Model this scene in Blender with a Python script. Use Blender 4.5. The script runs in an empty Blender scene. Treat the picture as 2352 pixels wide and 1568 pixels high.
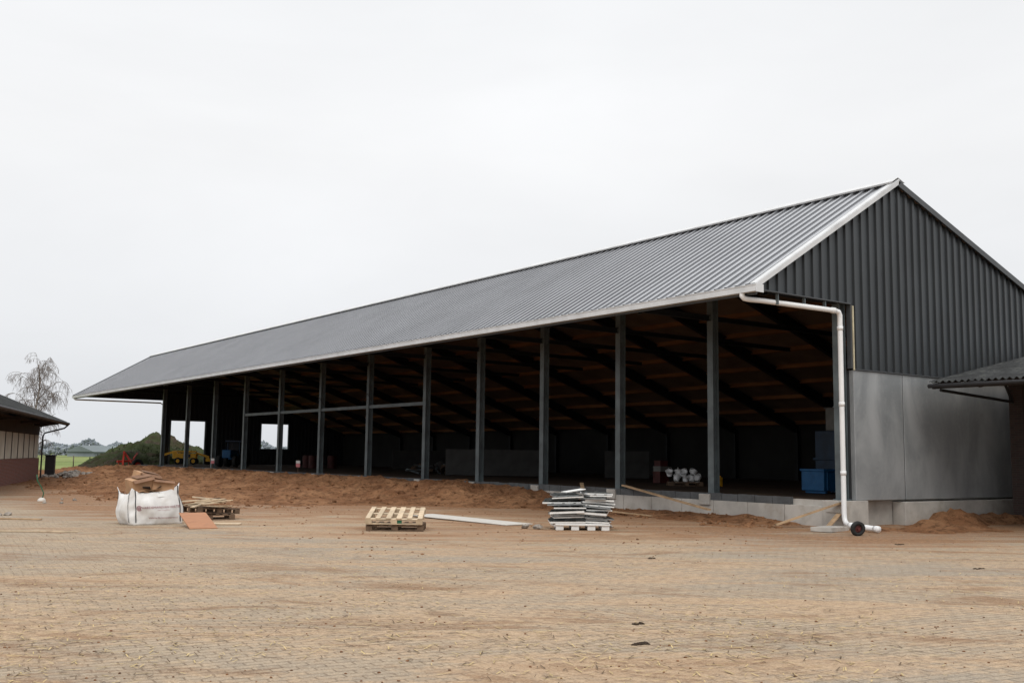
import bpy, math, random
from mathutils import Vector, Matrix, Euler, noise
random.seed(7)
R=random.random
def U(a,b): return a+(b-a)*R()
SC=bpy.context.scene; COL=SC.collection
def link(o): COL.objects.link(o); return o
def nz(x,y,z=0,s=1.0): return noise.noise(Vector((x*s,y*s,z)))
def sstep(a,b,x):
    t=max(0.0,min(1.0,(x-a)/(b-a))); return t*t*(3-2*t)

# ------------------------------------------------------------ materials
def newmat(name):
    m=bpy.data.materials.new(name); m.use_nodes=True
    nt=m.node_tree; b=nt.nodes['Principled BSDF']; return m,nt,b
def N(nt,t,**k):
    n=nt.nodes.new(t)
    for a,v in k.items(): setattr(n,a,v)
    return n
def mixc(nt,fac,a,b,blend='MIX'):
    n=nt.nodes.new('ShaderNodeMix'); n.data_type='RGBA'; n.blend_type=blend
    for sock,v in ((n.inputs[0],fac),(n.inputs[6],a),(n.inputs[7],b)):
        if isinstance(v,bpy.types.NodeSocket): nt.links.new(v,sock)
        else: sock.default_value = v if not isinstance(v,tuple) else (v[0],v[1],v[2],1)
    return n.outputs[2]
def ramp(nt,src,p0,p1):
    n=nt.nodes.new('ShaderNodeMapRange'); n.interpolation_type='SMOOTHSTEP'
    n.inputs[1].default_value=p0; n.inputs[2].default_value=p1
    nt.links.new(src,n.inputs[0]); return n.outputs[0]
def noi(nt,vec,scale,detail=4,rough=.55,dist=0):
    n=nt.nodes.new('ShaderNodeTexNoise'); n.inputs['Scale'].default_value=scale
    n.inputs['Detail'].default_value=detail; n.inputs['Roughness'].default_value=rough
    n.inputs['Distortion'].default_value=dist
    nt.links.new(vec,n.inputs['Vector']); return n.outputs['Fac']
def math_(nt,op,a,b):
    n=nt.nodes.new('ShaderNodeMath'); n.operation=op
    for s,v in ((n.inputs[0],a),(n.inputs[1],b)):
        if isinstance(v,bpy.types.NodeSocket): nt.links.new(v,s)
        else: s.default_value=v
    return n.outputs[0]
def aniso(nt,v,deg,sx,sy,loc=(0,0,0)):
    a=N(nt,'ShaderNodeMapping'); a.inputs['Rotation'].default_value=(0,0,math.radians(deg)); a.inputs['Location'].default_value=loc; nt.links.new(v,a.inputs[0])
    b=N(nt,'ShaderNodeMapping'); b.inputs['Scale'].default_value=(sx,sy,1); nt.links.new(a.outputs[0],b.inputs[0]); return b.outputs[0]
def bump(nt,b,h,strength,dist):
    n=nt.nodes.new('ShaderNodeBump'); n.inputs['Strength'].default_value=strength
    n.inputs['Distance'].default_value=dist
    nt.links.new(h,n.inputs['Height']); nt.links.new(n.outputs[0],b.inputs['Normal'])
def pbr(name,col,rough=.7,metal=0.0,var=.2,scale=2.5,bmp=.2,bscale=30,stretch=(1,1,1),dirt=None,dcol=(.12,.07,.04),spec=.4):
    m,nt,b=newmat(name)
    tc=N(nt,'ShaderNodeTexCoord'); mp=N(nt,'ShaderNodeMapping'); mp.inputs['Scale'].default_value=stretch
    nt.links.new(tc.outputs['Object'],mp.inputs[0]); v=mp.outputs[0]
    n1=noi(nt,v,scale,4)
    lo=tuple(c*(1-var) for c in col); hi=tuple(min(1,c*(1+var)) for c in col)
    c=mixc(nt,ramp(nt,n1,.3,.7),lo,hi)
    if dirt:
        n2=noi(nt,v,dirt[0],5,.65); c=mixc(nt,math_(nt,'MULTIPLY',ramp(nt,n2,.5,.68),dirt[1]),c,dcol)
    nt.links.new(c,b.inputs['Base Color'])
    b.inputs['Roughness'].default_value=rough; b.inputs['Metallic'].default_value=metal
    b.inputs['Specular IOR Level'].default_value=spec
    if bmp>0: bump(nt,b,noi(nt,v,bscale,3),bmp,.01)
    return m

M={}
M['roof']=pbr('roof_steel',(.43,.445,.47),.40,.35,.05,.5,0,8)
M['roofshade']=pbr('roof_rib_flank_shade',(.145,.15,.165),.5,.2,.08,.5,0,8)  # roof sheet colour darkened on rib sides, shade painted in for contrast
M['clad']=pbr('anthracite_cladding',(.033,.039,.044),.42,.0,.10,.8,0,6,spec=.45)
M['cladshade']=pbr('anthracite_flank_shade',(.018,.021,.024),.5,.0,.10,.8,0,6,spec=.3)  # shaded copy of the cladding colour, for the rib sides
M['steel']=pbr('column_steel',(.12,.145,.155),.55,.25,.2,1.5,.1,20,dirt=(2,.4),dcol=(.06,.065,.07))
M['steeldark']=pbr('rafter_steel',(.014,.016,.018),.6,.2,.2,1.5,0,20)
M['timber']=pbr('purlin_timber',(.25,.115,.05),.75,0,.3,2,.0,20,(1,.15,1))
M['under']=pbr('roof_underside',(.17,.118,.085),.8,0,.2,.7,.0)
M['conc']=pbr('concrete',(.42,.40,.37),.85,0,.16,1.6,.3,25,dirt=(1.2,.45),dcol=(.25,.21,.16))
M['block']=pbr('dark_block',(.08,.085,.09),.85,0,.2,3,.3,25)
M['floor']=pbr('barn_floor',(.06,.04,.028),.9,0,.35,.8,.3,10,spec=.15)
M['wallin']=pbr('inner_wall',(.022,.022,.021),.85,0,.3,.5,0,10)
M['white']=pbr('white_pvc',(.80,.81,.82),.35,0,.04,2,.0)
M['gutter']=pbr('gutter_zinc',(.62,.63,.64),.4,.2,.08,2,.0,10,dirt=(1.5,.3),dcol=(.4,.4,.4))
M['trimdark']=pbr('dark_trim',(.07,.075,.08),.45,.2,.1,2,.0)
M['wood']=pbr('pale_wood',(.54,.43,.30),.75,0,.22,3,.3,30,(1,1,1),dirt=(4,.35),dcol=(.3,.2,.12))
M['wooddark']=pbr('weathered_wood',(.13,.085,.055),.85,0,.3,4,.4,30)
M['ply']=pbr('plywood',(.38,.17,.08),.6,0,.18,3,.2,20,(1,5,1),dirt=(3,.6),dcol=(.25,.13,.07))
M['plank']=pbr('plank_wood',(.38,.26,.155),.75,0,.25,3,.3,30,(1,1,1))
M['card']=pbr('cardboard',(.42,.25,.14),.8,0,.15,4,.15,30)
M['carddark']=pbr('cardboard_inside',(.22,.12,.07),.85,0,.15,4,.15,30)
M['bag']=pbr('woven_bag',(.74,.74,.735),.7,0,.07,5,.9,7,dirt=(3,.25),dcol=(.5,.45,.4))
M['black']=pbr('black_plastic',(.02,.02,.022),.5,0,.2,4,.1,30)
M['rubber']=pbr('rubber',(.02,.02,.02),.8,0,.2,10,.3,40)
M['redprint']=pbr('red_print',(.20,.008,.035),.6,0,.05,5,0)
M['red']=pbr('red_paint',(.38,.035,.02),.5,0,.2,3,.1,20)
M['reddull']=pbr('dull_red',(.08,.018,.016),.6,0,.3,3,.1,20)
M['yellow']=pbr('yellow_paint',(.80,.42,.02),.45,0,.15,3,.1,20,dirt=(3,.3))
M['blue']=pbr('blue_paint',(.010,.095,.24),.45,0,.2,3,.1,20,dirt=(3,.3),dcol=(.03,.06,.09))
M['bluedark']=pbr('dark_blue_paint',(.006,.025,.055),.5,0,.2,3,.1,20)
M['glass']=pbr('dark_glass',(.02,.025,.03),.1,0,.1,3,0)
M['foam']=pbr('white_foam',(.74,.75,.74),.8,0,.08,8,.3,40,dirt=(8,.2),dcol=(.4,.38,.34))
M['strip']=pbr('pale_sheet',(.60,.58,.54),.6,0,.08,2,.1,20,dirt=(2,.5),dcol=(.42,.35,.27))
M['skin']=pbr('grey_green_sheet',(.06,.068,.068),.4,.3,.25,5,.1,20,dirt=(5,.3),dcol=(.2,.2,.19))
M['skinlight']=pbr('grey_sheet',(.25,.27,.28),.4,.3,.2,5,.1,20)
M['brown']=pbr('dark_brown_wood',(.035,.027,.022),.8,0,.3,3,.2,20)
M['pane']=pbr('pale_blind',(.58,.56,.48),.6,0,.15,1,.0)
M['panebox']=pbr('grey_box',(.16,.16,.15),.6,0,.12,3,.0)
M['etern']=pbr('fibre_cement',(.045,.047,.048),.9,0,.3,2,.3,20,dirt=(2,.5),dcol=(.085,.09,.08),spec=.15)
M['bark']=pbr('birch_bark',(.36,.34,.31),.8,0,.3,6,.3,20,(1,1,3),dirt=(9,.8),dcol=(.06,.05,.05))
M['twig']=pbr('birch_twig',(.14,.11,.09),.8,0,.3,6,0)
M['green']=pbr('green_plastic',(.02,.12,.06),.5,0,.1,5,0)
M['pink']=pbr('pink_notice',(.62,.22,.24),.6,0,.2,5,0)
M['stone']=pbr('rubble_stone',(.28,.25,.22),.85,0,.35,5,.4,20)
M['farwood_hazed']=pbr('distant_trees_hazed',(.22,.25,.28),.9,0,.2,.1,0)  # distance haze painted into the base colour, lightened to blue-grey
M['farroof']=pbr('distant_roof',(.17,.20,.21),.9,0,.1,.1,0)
M['post']=pbr('fence_post_wood',(.12,.10,.08),.9,0,.2,3,0)
M['part']=pbr('partition_grey',(.048,.048,.047),.8,0,.2,2,0)
M['batten']=pbr('batten_wood',(.60,.54,.38),.7)

def galv():
    m,nt,b=newmat('galvanised_panel')
    tc=N(nt,'ShaderNodeTexCoord'); mp=N(nt,'ShaderNodeMapping'); mp.inputs['Scale'].default_value=(1.2,1,.5)
    nt.links.new(tc.outputs['Object'],mp.inputs[0]); v=mp.outputs[0]
    a=noi(nt,v,.8,5,.58,.5); c=mixc(nt,ramp(nt,a,.32,.70),(.245,.262,.272),(.40,.415,.425))
    d=noi(nt,tc.outputs['Object'],9,5,.75); c=mixc(nt,math_(nt,'MULTIPLY',ramp(nt,d,.48,.72),.2),c,(.46,.47,.475))
    e=noi(nt,aniso(nt,tc.outputs['Object'],0,1,1,(3,3,0)),2.2,5,.7); c=mixc(nt,math_(nt,'MULTIPLY',ramp(nt,e,.55,.7),.15),c,(.2,.21,.22))
    nt.links.new(c,b.inputs['Base Color']); b.inputs['Metallic'].default_value=.3
    nt.links.new(math_(nt,'ADD',math_(nt,'MULTIPLY',a,.3),.3),b.inputs['Roughness'])
    return m
M['galv']=galv()

def brickm(name,c1,c2,mort,scale=1.0):
    m,nt,b=newmat(name)
    tc=N(nt,'ShaderNodeTexCoord')
    sp=N(nt,'ShaderNodeSeparateXYZ'); nt.links.new(tc.outputs['Object'],sp.inputs[0])
    cb=N(nt,'ShaderNodeCombineXYZ')
    nt.links.new(math_(nt,'ADD',sp.outputs[0],sp.outputs[1]),cb.inputs[0]); nt.links.new(sp.outputs[2],cb.inputs[1])
    br=N(nt,'ShaderNodeTexBrick'); br.inputs['Scale'].default_value=1
    br.inputs['Brick Width'].default_value=.22; br.inputs['Row Height'].default_value=.065; br.inputs['Mortar Size'].default_value=.008
    br.inputs['Color1'].default_value=(*c1,1); br.inputs['Color2'].default_value=(*c2,1); br.inputs['Mortar'].default_value=(*mort,1)
    nt.links.new(cb.outputs[0],br.inputs['Vector']); nt.links.new(br.outputs['Color'],b.inputs['Base Color'])
    b.inputs['Roughness'].default_value=.9; bump(nt,b,br.outputs['Fac'],-.4,.01)
    return m
M['brick']=brickm('red_brick',(.22,.06,.04),(.15,.045,.032),(.2,.17,.15))
M['brickdark']=brickm('dark_brick',(.055,.03,.026),(.035,.022,.02),(.05,.045,.04))

def ground_mat():
    m,nt,b=newmat('yard_paving')
    tc=N(nt,'ShaderNodeTexCoord'); v=tc.outputs['Object']
    wob=N(nt,'ShaderNodeTexNoise'); wob.inputs['Scale'].default_value=.5; wob.inputs['Detail'].default_value=3
    nt.links.new(v,wob.inputs['Vector'])
    vm=N(nt,'ShaderNodeVectorMath',operation='MULTIPLY_ADD'); vm.inputs[1].default_value=(.25,.25,0)
    nt.links.new(wob.outputs['Color'],vm.inputs[0]); nt.links.new(v,vm.inputs[2])
    mp=N(nt,'ShaderNodeMapping'); mp.inputs['Rotation'].default_value=(0,0,math.radians(7)); nt.links.new(vm.outputs[0],mp.inputs[0])
    br=N(nt,'ShaderNodeTexBrick'); br.inputs['Scale'].default_value=1
    br.inputs['Brick Width'].default_value=.22; br.inputs['Row Height'].default_value=.11; br.inputs['Mortar Size'].default_value=.008
    br.inputs['Mortar Smooth'].default_value=.4
    br.inputs['Color1'].default_value=(.405,.32,.232,1); br.inputs['Color2'].default_value=(.31,.25,.187,1); br.inputs['Mortar'].default_value=(.21,.15,.10,1)
    nt.links.new(mp.outputs[0],br.inputs['Vector'])
    big=noi(nt,v,.16,4,.6,.3); mid=noi(nt,v,.7,5,.65,.6); fine=noi(nt,v,9,5,.7); vf=noi(nt,v,45,3,.6)
    sm=noi(nt,aniso(nt,v,33,.30,1.3),.75,6,.70,.8)
    c=br.outputs['Color']
    c=mixc(nt,math_(nt,'MULTIPLY',ramp(nt,fine,.35,.7),.55),c,(.47,.38,.275))
    c=mixc(nt,math_(nt,'MULTIPLY',ramp(nt,big,.44,.62),.5),c,(.30,.265,.22))
    at=N(nt,'ShaderNodeAttribute',attribute_name='sand')
    sf=math_(nt,'ADD',math_(nt,'ADD',at.outputs['Fac'],math_(nt,'MULTIPLY',math_(nt,'SUBTRACT',sm,.5),3.0)),math_(nt,'MULTIPLY',math_(nt,'SUBTRACT',fine,.5),1.4))
    sfr=ramp(nt,sf,.15,.85)
    sand=mixc(nt,ramp(nt,fine,.3,.7),(.345,.225,.138),(.53,.385,.25))
    c=mixc(nt,math_(nt,'MULTIPLY',sfr,.85),c,sand)
    at2=N(nt,'ShaderNodeAttribute',attribute_name='earth')
    ef=math_(nt,'ADD',math_(nt,'ADD',at2.outputs['Fac'],math_(nt,'MULTIPLY',math_(nt,'SUBTRACT',sm,.5),2.0)),math_(nt,'MULTIPLY',math_(nt,'SUBTRACT',fine,.5),1.1))
    earth=mixc(nt,ramp(nt,fine,.3,.7),(.17,.083,.041),(.345,.19,.10))
    c=mixc(nt,math_(nt,'MULTIPLY',ramp(nt,ef,.26,.76),.9),c,earth)
    st=noi(nt,aniso(nt,v,40,.45,1.2,(31,7,0)),.8,7,.74,.8)
    c=mixc(nt,math_(nt,'MULTIPLY',ramp(nt,st,.50,.66),.72),c,(.245,.138,.072))
    c=mixc(nt,math_(nt,'MULTIPLY',ramp(nt,st,.43,.30),.3),c,(.28,.255,.22))
    st2=noi(nt,aniso(nt,v,25,.6,1.6,(11,37,0)),1.9,6,.75,.8)
    c=mixc(nt,math_(nt,'MULTIPLY',ramp(nt,st2,.57,.68),.6),c,(.175,.10,.055))
    c=mixc(nt,math_(nt,'MULTIPLY',ramp(nt,vf,.57,.68),.65),c,(.12,.083,.052))
    c=mixc(nt,math_(nt,'MULTIPLY',ramp(nt,vf,.42,.31),.5),c,(.66,.57,.43))
    at3=N(nt,'ShaderNodeAttribute',attribute_name='grass')
    gbig=noi(nt,v,.05,4,.6)
    gc=mixc(nt,ramp(nt,gbig,.35,.65),(.15,.20,.055),(.22,.25,.085))
    gf=math_(nt,'ADD',at3.outputs['Fac'],math_(nt,'MULTIPLY',math_(nt,'SUBTRACT',mid,.5),.6))
    c=mixc(nt,ramp(nt,gf,.4,.6),c,gc)
    nt.links.new(c,b.inputs['Base Color']); b.inputs['Roughness'].default_value=.9; b.inputs['Specular IOR Level'].default_value=.25
    inv=math_(nt,'SUBTRACT',1.0,math_(nt,'MULTIPLY',sfr,.85))
    hb=math_(nt,'MULTIPLY',math_(nt,'MULTIPLY',br.outputs['Fac'],-.6),inv)
    h=math_(nt,'ADD',hb,math_(nt,'ADD',math_(nt,'MULTIPLY',fine,1.3),math_(nt,'MULTIPLY',mid,1.4)))
    h=math_(nt,'ADD',h,math_(nt,'ADD',math_(nt,'MULTIPLY',vf,.5),math_(nt,'MULTIPLY',st2,.8)))
    bump(nt,b,h,.9,.024)
    return m
M['ground']=ground_mat()
def earth_mat(name,a,bc,green=None,gt=(.45,.6)):
    m,nt,b=newmat(name)
    tc=N(nt,'ShaderNodeTexCoord'); v=tc.outputs['Object']
    n1=noi(nt,v,.6,5,.65,.5); n2=noi(nt,v,4,6,.75); n3=noi(nt,v,22,3,.6)
    c=mixc(nt,ramp(nt,n1,.35,.65),a,bc)
    c=mixc(nt,math_(nt,'MULTIPLY',ramp(nt,n2,.47,.62),.75),c,tuple(x*.40 for x in a))
    c=mixc(nt,math_(nt,'MULTIPLY',ramp(nt,n3,.56,.68),.45),c,tuple(min(1,x*1.35) for x in bc))
    if green: c=mixc(nt,ramp(nt,noi(nt,v,.35,5,.7,.4),gt[0],gt[1]),c,mixc(nt,n2,green[0],green[1]))
    nt.links.new(c,b.inputs['Base Color']); b.inputs['Roughness'].default_value=.95; b.inputs['Specular IOR Level'].default_value=.15
    bump(nt,b,math_(nt,'ADD',n2,math_(nt,'MULTIPLY',n3,.3)),1.0,.16)
    return m
M['earth']=earth_mat('orange_earth',(.215,.098,.046),(.36,.19,.098))
M['mud']=earth_mat('dark_mud',(.05,.035,.025),(.09,.06,.04))
M['mound']=earth_mat('weedy_soil',(.055,.040,.029),(.09,.063,.045),((.032,.044,.016),(.068,.085,.03)),(.40,.56))

# ------------------------------------------------------------ mesh builder
class MB:
    def __init__(s): s.v=[]; s.f=[]; s.m=[]
    def add(s,vs,fs,mi=0):
        o=len(s.v); s.v+= [Vector(p) for p in vs]
        for f in fs: s.f.append([i+o for i in f]); s.m.append(mi)
    def box(s,c,d,rot=None,mi=0):
        x,y,z=[k/2 for k in d]; P=[]
        for a in (-x,x):
            for b in (-y,y):
                for e in (-z,z):
                    p=Vector((a,b,e))
                    if rot is not None: p=rot@p
                    P.append(p+Vector(c))
        s.add(P,[(0,1,3,2),(4,6,7,5),(0,4,5,1),(2,3,7,6),(0,2,6,4),(1,5,7,3)],mi)
    def lohi(s,a,b,mi=0):
        s.box([(a[i]+b[i])/2 for i in range(3)],[b[i]-a[i] for i in range(3)],None,mi)
    def frame(s,p1,p2,up):
        d=(Vector(p2)-Vector(p1)); L=d.length; d.normalize()
        up=Vector(up)
        if abs(d.dot(up))>.98: up=Vector((0,1,0))
        x=d.cross(up).normalized(); u=x.cross(d).normalized()
        return Matrix((x,d,u)).transposed(),L,(Vector(p1)+Vector(p2))/2
    def beam(s,p1,p2,w,h,mi=0,up=(0,0,1)):
        r,L,c=s.frame(p1,p2,up); s.box(c,(w,L,h),r,mi)
    def ibeam(s,p1,p2,w,h,mi=0,up=(0,0,1),tf=.02,tw=.014):
        r,L,c=s.frame(p1,p2,up)
        s.box(c+r@Vector((0,0,h/2-tf/2)),(w,L,tf),r,mi); s.box(c-r@Vector((0,0,h/2-tf/2)),(w,L,tf),r,mi)
        s.box(c,(tw,L,h-2*tf),r,mi)
    def tube(s,path,r,n=10,mi=0,cap=True):
        path=[Vector(p) for p in path]; K=len(path)
        rr=r if isinstance(r,(list,tuple)) else [r]*K
        ref=None; rings=[]
        for i,p in enumerate(path):
            d=(path[min(i+1,K-1)]-path[max(i-1,0)]).normalized()
            if ref is None:
                ref=Vector((0,0,1)) if abs(d.z)<.9 else Vector((1,0,0))
            a=(ref-d*ref.dot(d)).normalized(); ref=a; b=d.cross(a)
            rings.append([p+(a*math.cos(2*math.pi*k/n)+b*math.sin(2*math.pi*k/n))*rr[i] for k in range(n)])
        vs=[q for g in rings for q in g]; fs=[]
        for i in range(K-1):
            for k in range(n):
                fs.append((i*n+k,i*n+(k+1)%n,(i+1)*n+(k+1)%n,(i+1)*n+k))
        if cap: fs.append(tuple(range(n-1,-1,-1))); fs.append(tuple((K-1)*n+k for k in range(n)))
        s.add(vs,fs,mi)
    def blob(s,c,r,mi=0,sq=1,jit=.3):
        t=(1+5**.5)/2
        V=[(-1,t,0),(1,t,0),(-1,-t,0),(1,-t,0),(0,-1,t),(0,1,t),(0,-1,-t),(0,1,-t),(t,0,-1),(t,0,1),(-t,0,-1),(-t,0,1)]
        F=[(0,11,5),(0,5,1),(0,1,7),(0,7,10),(0,10,11),(1,5,9),(5,11,4),(11,10,2),(10,7,6),(7,1,8),(3,9,4),(3,4,2),(3,2,6),(3,6,8),(3,8,9),(4,9,5),(2,4,11),(6,2,10),(8,6,7),(9,8,1)]
        e=Euler((U(0,6),U(0,6),U(0,6))).to_matrix()
        P=[]
        for p in V:
            q=e@Vector(p).normalized()*r*U(1-jit,1+jit); q.z*=sq; P.append(q+Vector(c))
        s.add(P,F,mi)
    def obj(s,name,mats,parent=None,origin=None,smooth=False,**props):
        o=Vector(origin) if origin is not None else (parent.location.copy() if (parent is not None and parent.get('_w')) else Vector((0,0,0)))
        me=bpy.data.meshes.new(name); me.from_pydata([tuple(v-o) for v in s.v],[],s.f)
        if not isinstance(mats,(list,tuple)): mats=[mats]
        for m in mats: me.materials.append(m)
        me.polygons.foreach_set('material_index',s.m)
        if smooth: me.polygons.foreach_set('use_smooth',[True]*len(s.f))
        me.update()
        ob=link(bpy.data.objects.new(name,me))
        if parent is not None: ob.parent=parent
        elif origin is not None: ob.location=o
        for k,v in props.items(): ob[k]=v
        return ob
def thing(name,loc,label,cat,world=False,rz=0,group=None,kind=None):
    e=link(bpy.data.objects.new(name,None)); e.location=loc; e.rotation_euler=(0,0,rz); e.empty_display_size=.3
    e['label']=label; e['category']=cat
    if world: e['_w']=1
    if group: e['group']=group
    if kind: e['kind']=kind
    return e
def tag(o,label,cat,group=None,kind=None):
    o['label']=label; o['category']=cat
    if group: o['group']=group
    if kind: o['kind']=kind
    return o
def bevel(o,w=.01,seg=2):
    m=o.modifiers.new('Bevel','BEVEL'); m.width=w; m.segments=seg; m.limit_method='ANGLE'; return o

# ------------------------------------------------------------ camera
right=Vector((.80991,-.58638,.01361)).normalized()
fwd=Vector((.58155,.80584,.11138)); fwd=(fwd-right*fwd.dot(right)).normalized()
up=right.cross(fwd).normalized()
cam=bpy.data.cameras.new('camera'); co=link(bpy.data.objects.new('camera',cam))
mw=Matrix((right,up,-fwd)).transposed().to_4x4(); mw.translation=Vector((0,0,1.65)); co.matrix_world=mw
cam.sensor_width=36; cam.lens=35.97; cam.clip_end=9000; cam.clip_start=.1
SC.camera=co

# ------------------------------------------------------------ barn
EX,EZ=18.58,5.77; RX,RZ=24.32,9.17; S1=(RZ-EZ)/(RX-EX); S2=.338; BX=41.5
Y0,Y1=15.9,82.35; GY=16.0; FY=82.0
def rz_(x): return EZ+S1*(x-EX) if x<RX else RZ-S2*(x-RX)
barn=thing('barn',(22.0,49.0,0),'long open-fronted barn with grey corrugated steel roof, under construction','barn',world=True)
def corr(a,b,pitch=.3333,h=.045,pan=.20,sl=.035):
    pts=[]; p=a
    while p<b:
        for d,o in ((0,0),(pan,0),(pan+sl,h),(pitch-sl,h)):
            if p+d<b: pts.append((p+d,o))
        p+=pitch
    pts.append((b,0)); return pts
def slope_sheet(x0,z0,x1,z1,prof,lift=0):
    d=Vector((x1-x0,0,z1-z0)).normalized(); n=Vector((-d.z,0,d.x))
    if n.z<0: n=-n
    b=MB(); vs=[]
    for y,o in prof:
        for x,z in ((x0,z0),(x1,z1)): vs.append(Vector((x,y,z))+n*(o+lift))
    b.add(vs,[(2*i,2*i+1,2*i+3,2*i+2) for i in range(len(prof)-1)])
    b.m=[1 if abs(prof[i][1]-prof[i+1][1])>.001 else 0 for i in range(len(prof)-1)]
    return b
prof=corr(Y0,Y1,.3333,.048,.22,.018)
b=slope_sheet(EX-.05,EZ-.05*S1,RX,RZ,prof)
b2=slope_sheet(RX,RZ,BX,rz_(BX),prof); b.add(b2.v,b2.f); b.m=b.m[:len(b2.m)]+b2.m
roof=b.obj('roof',[M['roof'],M['roofshade']],barn)
b=MB()
for (xa,xb) in ((EX,RX),(RX,BX)):
    za,zb=rz_(xa)-.06,rz_(xb)-.06
    b.add([(xa,Y0+.02,za),(xb,Y0+.02,zb),(xb,Y1-.02,zb),(xa,Y1-.02,za)],[(0,1,2,3)])
b.obj('ceiling',M['under'],barn)
b=MB()
b.beam((RX-.14,Y0-.03,RZ+.0),(RX-.14,Y1+.03,RZ+.0),.30,.012,up=(-S1,0,1))
b.beam((RX+.15,Y0-.03,RZ+.025),(RX+.15,Y1+.03,RZ+.025),.32,.012,up=(S2,0,1))
b.beam((RX-.275,Y0-.03,RZ-.10),(RX-.275,Y1+.03,RZ-.10),.008,.035,up=(-S1,0,1))
b.obj('ridge_cap',M['gutter'],barn,smooth=False).location=(-.02,0,.055)
b=MB(); b.beam((EX-.1,Y0-.03,EZ-.07),(RX+.03,Y0-.03,RZ+.03),.05,.11)
b.beam((EX-.1,Y0+.06,EZ+.0),(RX+.03,Y0+.06,RZ+.1),.18,.02)
b.obj('verge_trim',M['gutter'],barn)
b=MB(); b.beam((RX-.03,Y0-.03,RZ-.03),(BX,Y0-.03,rz_(BX)-.06),.05,.16); b.obj('verge_trim',M['trimdark'],barn)
b=MB(); b.beam((EX-.1,Y1+.03,EZ-.06),(RX+.03,Y1+.03,RZ+.03),.05,.17); b.beam((RX,Y1+.03,RZ),(BX,Y1+.03,rz_(BX)),.05,.17)
b.obj('verge_trim',M['trimdark'],barn)
b=MB(); gx=EX-.16
b.lohi((gx,Y0-.08,EZ-.2),(gx+.012,Y1+.05,EZ-.05)); b.lohi((gx+.14,Y0-.08,EZ-.2),(gx+.152,Y1+.05,EZ-.03))
b.lohi((gx+.012,Y0-.08,EZ-.2),(gx+.14,Y1+.05,EZ-.188)); b.lohi((gx-.015,Y0-.08,EZ-.055),(gx-.0005,Y1+.05,EZ-.035))
b.lohi((gx-.005,Y0-.095,EZ-.22),(gx+.26,Y0-.081,EZ-.03)); b.lohi((gx-.005,Y1+.051,EZ-.2),(gx+.2,Y1+.06,EZ-.04))
b.obj('gutter',M['gutter'],barn)
b=MB(); b.lohi((EX+.0,Y0+.05,EZ-.25),(EX+.04,Y1-.05,EZ-.07)); b.obj('eave_board',M['trimdark'],barn)
def cladwall(y,x0,x1,iv,brk,out=-1):
    pts=corr(x0,x1,.3333,.05,.19,.022)
    xs=[p[0] for p in pts]
    def off(x):
        for i in range(len(pts)-1):
            if pts[i][0]<=x<=pts[i+1][0]:
                t=(x-pts[i][0])/max(1e-6,pts[i+1][0]-pts[i][0]); return pts[i][1]*(1-t)+pts[i+1][1]*t
        return 0
    xs=sorted(set([round(x,4) for x in xs]+[q for q in brk if x0<q<x1]))
    b=MB()
    for a,c in zip(xs[:-1],xs[1:]):
        if c-a<1e-3: continue
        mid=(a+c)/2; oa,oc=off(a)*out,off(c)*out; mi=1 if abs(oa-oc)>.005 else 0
        for lo,hi in iv(mid):
            la,lc=(lo,lo); ha=rz_(a)-.07 if hi is None else hi; hc=rz_(c)-.07 if hi is None else hi
            b.add([(a,y+oa,la),(c,y+oc,lc),(c,y+oc,hc),(a,y+oa,ha)],[(0,1,2,3)],mi)
    return b
CM=[M['clad'],M['cladshade']]
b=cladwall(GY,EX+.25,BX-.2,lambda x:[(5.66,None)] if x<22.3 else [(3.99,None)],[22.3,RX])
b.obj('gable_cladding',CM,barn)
b=MB(); b.lohi((22.2,GY-.03,3.99),(22.285,GY+.1,5.62)); b.obj('corner_trim',M['trimdark'],barn)
b=MB(); b.lohi((22.262,GY-.062,3.95),(22.29,GY-.031,5.60)); b.obj('corner_batten',M['batten'],barn)
b=MB(); b.lohi((EX+.25,GY-.06,5.63),(22.2,GY+.06,5.657)); b.lohi((22.3,GY-.06,3.955),(BX-.2,GY+.02,3.985)); b.obj('drip_flashing',M['trimdark'],barn)
for x0,x1 in ((22.28,24.385),(24.415,30.3),(30.33,BX-.4)):
    b=MB(); b.lohi((x0,GY-.02,.66),(x1,GY+.12,3.953)); bevel(b.obj('wall_panel',M['galv'],barn),.012)
b=MB(); b.lohi((24.387,GY-.012,.66),(24.413,GY+.1,3.95)); b.lohi((22.28,GY+.13,.66),(BX-.4,GY+.2,3.95)); b.obj('panel_backing',M['trimdark'],barn)
def farint(x):
    if x<25.2: return [(5.66,None)]
    if 25.85<x<28.6: return [(4.09,None)]
    if 33.4<x<35.8: return [(.6,2.0),(4.05,None)]
    return [(.6,None)]
b=cladwall(FY,EX+.25,BX-.2,farint,[25.2,25.85,28.6,33.4,35.8,RX],out=-1)
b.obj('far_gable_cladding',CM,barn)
b=MB()
b.lohi((25.2,FY-.15,.6),(25.35,FY+.15,7.5)); b.lohi((25.72,FY-.09,.6),(25.85,FY+.06,4.2)); b.lohi((28.6,FY-.09,.6),(28.73,FY+.06,4.2)); b.lohi((25.85,FY-.09,4.09),(28.6,FY+.06,4.22))
b.obj('door_frame',M['steel'],barn)
b=MB()
b.lohi((33.3,FY-.09,1.9),(33.4,FY+.06,4.15)); b.lohi((35.8,FY-.09,1.9),(35.9,FY+.06,4.15)); b.lohi((33.4,FY-.09,4.05),(35.8,FY+.06,4.15)); b.lohi((33.4,FY-.09,1.9),(35.8,FY+.06,2.0))
b.obj('window_frame',M['steel'],barn)
b=MB(); b.lohi((41.0,GY+.2,.66),(41.15,FY,3.5)); b.obj('back_wall',M['wallin'],barn)
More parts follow.
